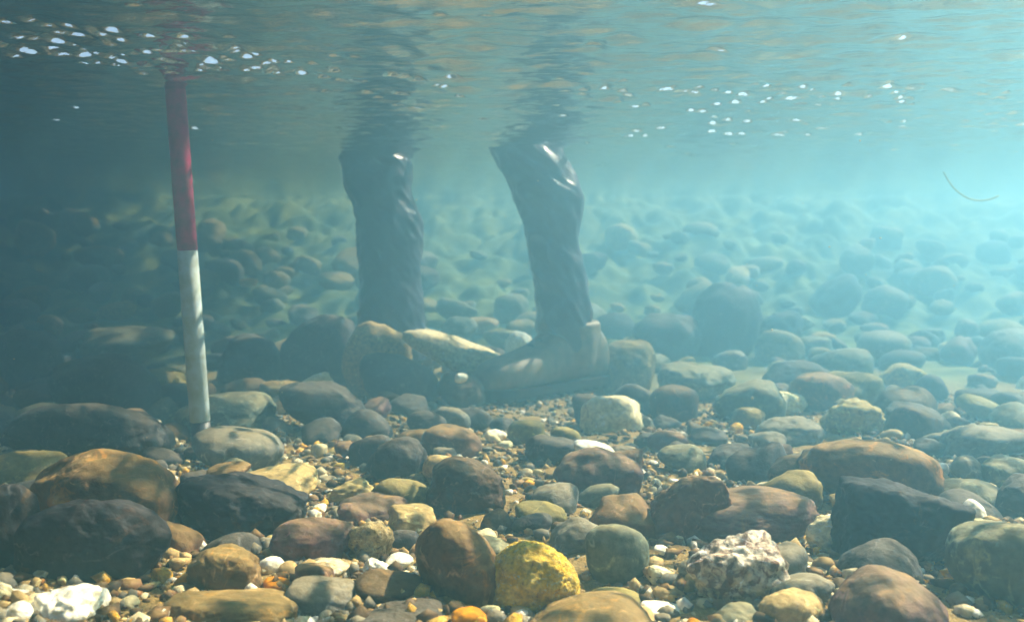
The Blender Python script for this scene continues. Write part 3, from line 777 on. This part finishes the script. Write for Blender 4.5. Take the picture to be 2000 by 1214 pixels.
V, fs = join([loft(leg1, 16, 72, .019, 3), loft(leg2, 16, 72, .016, 9), loft(torso, 6, 64)])
waders = link('waders', mesh_np('waders', V, fs), wader_mat, body)
remesh(waders, .0034, 1)

def boot(ankle, toe_dir, sole_z, name_parent, length=.30):
    """ankle: (x, y) under the shin; toe_dir: heading of the toe"""
    t = np.array([toe_dir[0], toe_dir[1], 0.]); t /= np.linalg.norm(t)
    s_ = np.array([-t[1], t[0], 0.])
    O = np.array([ankle[0], ankle[1], sole_z])
    prof = [(-.092, .030, .060, .045), (-.085, .038, .095, .0), (-.05, .043, .125, .0), (0.0, .045, .128, .0), (.045, .046, .112, .0), (.09, .050, .086, .0), (.14, .055, .070, .0), (.18, .054, .062, .0), (.21, .044, .052, .0), (.226, .026, .034, .0)]
    k_ = length / .30
    seg = 40
    P = catmull([(a * k_, b, c, d) for a, b, c, d in prof], 8)
    rings = []
    a = np.linspace(0, 2 * math.pi, seg, endpoint=False)
    for u, w, h, _ in P:
        cy = np.sign(np.cos(a)) * np.abs(np.cos(a)) ** .75 * w
        cz = (h / 2) * (1 + np.sign(np.sin(a)) * np.abs(np.sin(a)) ** .7)
        rings.append(O + np.outer(np.full(seg, u), t) + np.outer(cy, s_) + np.outer(cz + .018, [0, 0, 1]))
    Vr = np.array(rings); m_ = len(rings)
    f = [[i_ * seg + k, i_ * seg + (k + 1) % seg, (i_ + 1) * seg + (k + 1) % seg, (i_ + 1) * seg + k] for i_ in range(m_ - 1) for k in range(seg)]
    k = np.arange(seg)
    caps = np.concatenate([np.stack([(k + 1) % seg, k, np.full(seg, m_ * seg)], 1), np.stack([(m_ - 1) * seg + k, (m_ - 1) * seg + (k + 1) % seg, np.full(seg, m_ * seg + 1)], 1)])
    foot = (np.concatenate([Vr.reshape(-1, 3), Vr[:1].mean(1), Vr[-1:].mean(1)]), np.array(f), caps)
    A = O - t * .012
    sh = loft([(A[0], A[1], sole_z + .05, .050, .050), (A[0], A[1], sole_z + .09, .056, .056), (A[0], A[1], sole_z + .125, .060, .060), (A[0], A[1], sole_z + .140, .060, .060), (A[0], A[1], sole_z + .145, .055, .055)], 8, 48, .006, 5)
    V, fs = join([foot, sh])
    b = link('boot', mesh_np('boot', V, fs), boot_mat, name_parent)
    remesh(b, .004, 2)
    # sole with a heel and tread bars
    us = np.linspace(-.096, .232, 60) * k_
    wid = np.interp(us, [q_[0] * k_ for q_ in prof], [q_[1] + .005 for q_ in prof])
    wid[0] = .02; wid[-1] = .018
    ring = np.concatenate([np.stack([us, wid], 1), np.stack([us[::-1], -wid[::-1]], 1)])
    tread = np.where((np.floor(ring[:, 0] / .014) % 2) == 0, 0.0, .005)
    mk = lambda zz, sc2=1.0: O + np.outer(ring[:, 0], t) + np.outer(ring[:, 1] * sc2, s_) + np.outer(zz, [0, 0, 1])
    n_ = len(ring)
    layers = [mk(tread), mk(np.full(n_, .010), 1.03), mk(np.full(n_, .024), 1.0)]
    Vs = np.concatenate(layers + [layers[0].mean(0)[None], layers[-1].mean(0)[None]])
    kk = np.arange(n_); kn = (kk + 1) % n_
    q_ = np.concatenate([np.stack([i_ * n_ + kk, i_ * n_ + kn, (i_ + 1) * n_ + kn, (i_ + 1) * n_ + kk], 1) for i_ in range(2)])
    tri = np.concatenate([np.stack([kn, kk, np.full(n_, 3 * n_)], 1), np.stack([2 * n_ + kk, 2 * n_ + kn, np.full(n_, 3 * n_ + 1)], 1)])
    link('sole', mesh_np('sole', Vs, [q_, tri], smooth=False), sole_mat, b)
    # laces over the instep and a strap round the ankle
    for j in range(4):
        u = .035 + .022 * j
        h = np.interp(u, [p_[0] for p_ in prof], [p_[2] for p_ in prof]) + .020
        tb = [tuple(O + t * (u * k_) + s_ * w_ + np.array([0, 0, h - abs(w_) * .5])) + (.0026,) for w_ in (-.03, -.015, 0, .015, .03)]
        skin('lace', tb, [(i_, i_ + 1) for i_ in range(4)], sole_mat, b, 1)
    return b
a1 = at(1112, 745, D1); a2 = at(768, 720, D2)
boot((a1[0] - .004, a1[1]), (-.79, -.61), float(bed(a1[0] - .06, a1[1] - .04)) + .010, body, .30)
boot((a2[0], a2[1]), (-.90, -.30), float(bed(a2[0], a2[1])) + .010, body, .30)

# jacket, cap and hair above the water
jn = [(-.25, 2.01, .86, .155), (-.33, 2.01, 1.0, .16), (-.385, 2.01, 1.09, .10), (-.425, 2.01, 1.15, .075)]
je = [(0, 1), (1, 2), (2, 3)]
for sh, el, wr_ in ARMS:
    n_ = len(jn); jn += [(*sh, .075), (*el, .060), (wr_[0] * .9 + el[0] * .1, wr_[1] * .9 + el[1] * .1, wr_[2] * .9 + el[2] * .1, .043)]
    je += [(1, n_), (n_, n_ + 1), (n_ + 1, n_ + 2)]
skin('jacket', jn, je, jacket_mat, body, 2)
d_, f_ = ico(4)
def blob(name, c, r, cut, mat, bump=0.0):
    v = d_ * np.array(r); v[:, 2] = np.maximum(v[:, 2], cut)
    return link(name, mesh_np(name, v + np.array(c), f_), mat, body)
blob('hair', (-.495, 2.01, 1.355), (.095, .092, .10), -.06, hair_mat)
cp = blob('cap', (-.51, 2.01, 1.385), (.108, .100, .085), -.005, cap_mat)
pk = d_ * np.array([.085, .075, .008]); pk[:, 2] -= .25 * np.maximum(-pk[:, 0], 0)
link('cap_peak', mesh_np('cap_peak', pk + np.array([-.60, 2.01, 1.38]), f_), cap_mat, cp)
blob('nose', (-.603, 2.01, 1.315), (.018, .014, .022), -.02, skin_mat)
for s_ in (-1, 1):
    blob('eye', (-.590, 2.01 + s_ * .032, 1.345), (.010, .013, .010), -.009, simple_material('eye', (.6, .6, .58), .2, .5))
    blob('ear', (-.505, 2.01 + s_ * .09, 1.33), (.018, .010, .032), -.03, skin_mat)
blob('mouth', (-.588, 2.01, 1.275), (.010, .026, .006), -.005, simple_material('lips', (.40, .16, .13), .5, .3))

# ------------------------------------------------------------------ a drifting strand of weed
weed_mat = simple_material('pale_weed', (.45, .45, .18), .6, .2, 80, .3, .2)
pts = catmull([at(x_, y_, 1.75 + .002 * i_) for i_, (x_, y_) in enumerate([(1843, 335), (1852, 352), (1866, 370), (1885, 384), (1905, 391), (1930, 390), (1952, 382)])], 4)
o = skin('weed_strand', [(*p_, .0016) for p_ in pts], [(i_, i_ + 1) for i_ in range(len(pts) - 1)], weed_mat, None, 1)
tag(o, 'thin yellowish strand of weed drifting in the bright haze', 'weed')

# ------------------------------------------------------------------ an unseen tree, added and shaped to shade the dim half of the stream
leaf_mat = simple_material('shade_tree_leaf', (.055, .11, .025), .55, .3, 6, .35, .05)
bark_mat = simple_material('shade_tree_bark', (.10, .08, .06), .85, .15, 30, .4, .6)
def tube(path, seg=12):
    P = np.array(path); V, f = [], []
    th = np.linspace(0, 2 * math.pi, seg, endpoint=False)
    for i_ in range(len(P)):
        t = P[min(i_ + 1, len(P) - 1), :3] - P[max(i_ - 1, 0), :3]; t /= np.linalg.norm(t)
        a = np.cross(t, [0.3, .9, .1]); a /= np.linalg.norm(a); b = np.cross(t, a)
        V.append(P[i_, :3] + P[i_, 3] * (np.outer(np.cos(th), a) + np.outer(np.sin(th), b)))
    f = np.array([[i_ * seg + k, i_ * seg + (k + 1) % seg, (i_ + 1) * seg + (k + 1) % seg, (i_ + 1) * seg + k] for i_ in range(len(P) - 1) for k in range(seg)])
    return np.concatenate(V), f
tree = bpy.data.objects.new('added_shade_tree', None); COL.objects.link(tree)
tree.location = (-1.6, 7.2, float(bed(-1.6, 7.2)) - .05)
tag(tree, 'added unseen leafy tree leaning over the water to shade it', 'tree')
tl = np.array(tree.location)
trunk_path = catmull([(-1.6, 7.2, tl[2], .16), (-1.4, 6.9, 1.2, .13), (-1.0, 6.5, 2.3, .11), (-.3, 5.5, 3.0, .08), (.5, 4.5, 3.4, .05), (1.3, 3.5, 3.5, .02)], 6)
TV, TF, n_ = [], [], 0
tr_ = np.random.default_rng(8)
tips = []
v, f = tube(trunk_path); TV.append(v - tl); TF.append(f); n_ += len(v)
for k in range(76):
    b = trunk_path[tr_.integers(10, len(trunk_path) - 1)]
    e = np.array([tr_.uniform(.45, 2.0), tr_.uniform(2.55, 5.2), tr_.uniform(3.0, 3.7)]) if k % 4 else np.array([tr_.uniform(1.5, 2.2), tr_.uniform(1.95, 3.1), tr_.uniform(3.1, 3.6)])  # branch ends placed so the added foliage shades the chosen side
    m_ = (b[:3] + e) / 2 + np.array([0, 0, .25])
    pth = catmull([(*b[:3], b[3] * .5), (*m_, b[3] * .3), (*e, .006)], 6)
    v, f = tube(pth, 8); TV.append(v - tl); TF.append(f + n_); n_ += len(v)
    tips += [q_[:3] for q_ in pth[5:]]
link('trunk', mesh_np('trunk', np.concatenate(TV), np.concatenate(TF)), bark_mat, tree)
tips = np.array(tips)
nl = 20000
c = tips[tr_.integers(len(tips), size=nl)] + tr_.normal(size=(nl, 3)) * np.array([.17, .17, .14])
a = tr_.normal(size=(nl, 3)); a /= np.linalg.norm(a, axis=1)[:, None]
b = np.cross(a, tr_.normal(size=(nl, 3))); b /= np.linalg.norm(b, axis=1)[:, None]
l_ = tr_.uniform(.04, .075, nl)[:, None]
quad = np.stack([c - a * l_, c + b * l_ * .6, c + a * l_, c - b * l_ * .6], 1) - tl
link('crown', mesh_np('crown', quad.reshape(-1, 3), np.arange(nl * 4).reshape(-1, 4), smooth=False), leaf_mat, tree)  # added leaves that block the sun, out of view

# ------------------------------------------------------------------ specks drifting in the water
speck_mat = simple_material('silt_speck', (.55, .50, .36), .7, .2, 80, .3, .1)
sr = np.random.default_rng(77)
d_, f_ = ico(1)
ns = 650
D_ = .35 + 2.6 * sr.random(ns) ** .8
P_ = np.stack([sr.uniform(-.6, .6, ns) * 2000 / F * D_, D_, 0 * D_], 1)
P_[:, 2] = bed(P_[:, 0], D_) + .04 + sr.random(ns) * (LEVEL - .02 - bed(P_[:, 0], D_) - .05)
sz = (.00022 + .0005 * sr.random(ns) ** 2) * (.5 + .5 * D_)
v = d_[None] * sz[:, None, None] * sr.uniform(.5, 1.6, (ns, 1, 3)) + P_[:, None, :]
o = link('drifting_silt', mesh_np('drifting_silt', v.reshape(-1, 3), (f_[None] + (np.arange(ns) * len(d_))[:, None, None]).reshape(-1, 3)), speck_mat)
tag(o, 'pale specks of silt drifting in the murky water', 'silt', kind='stuff')
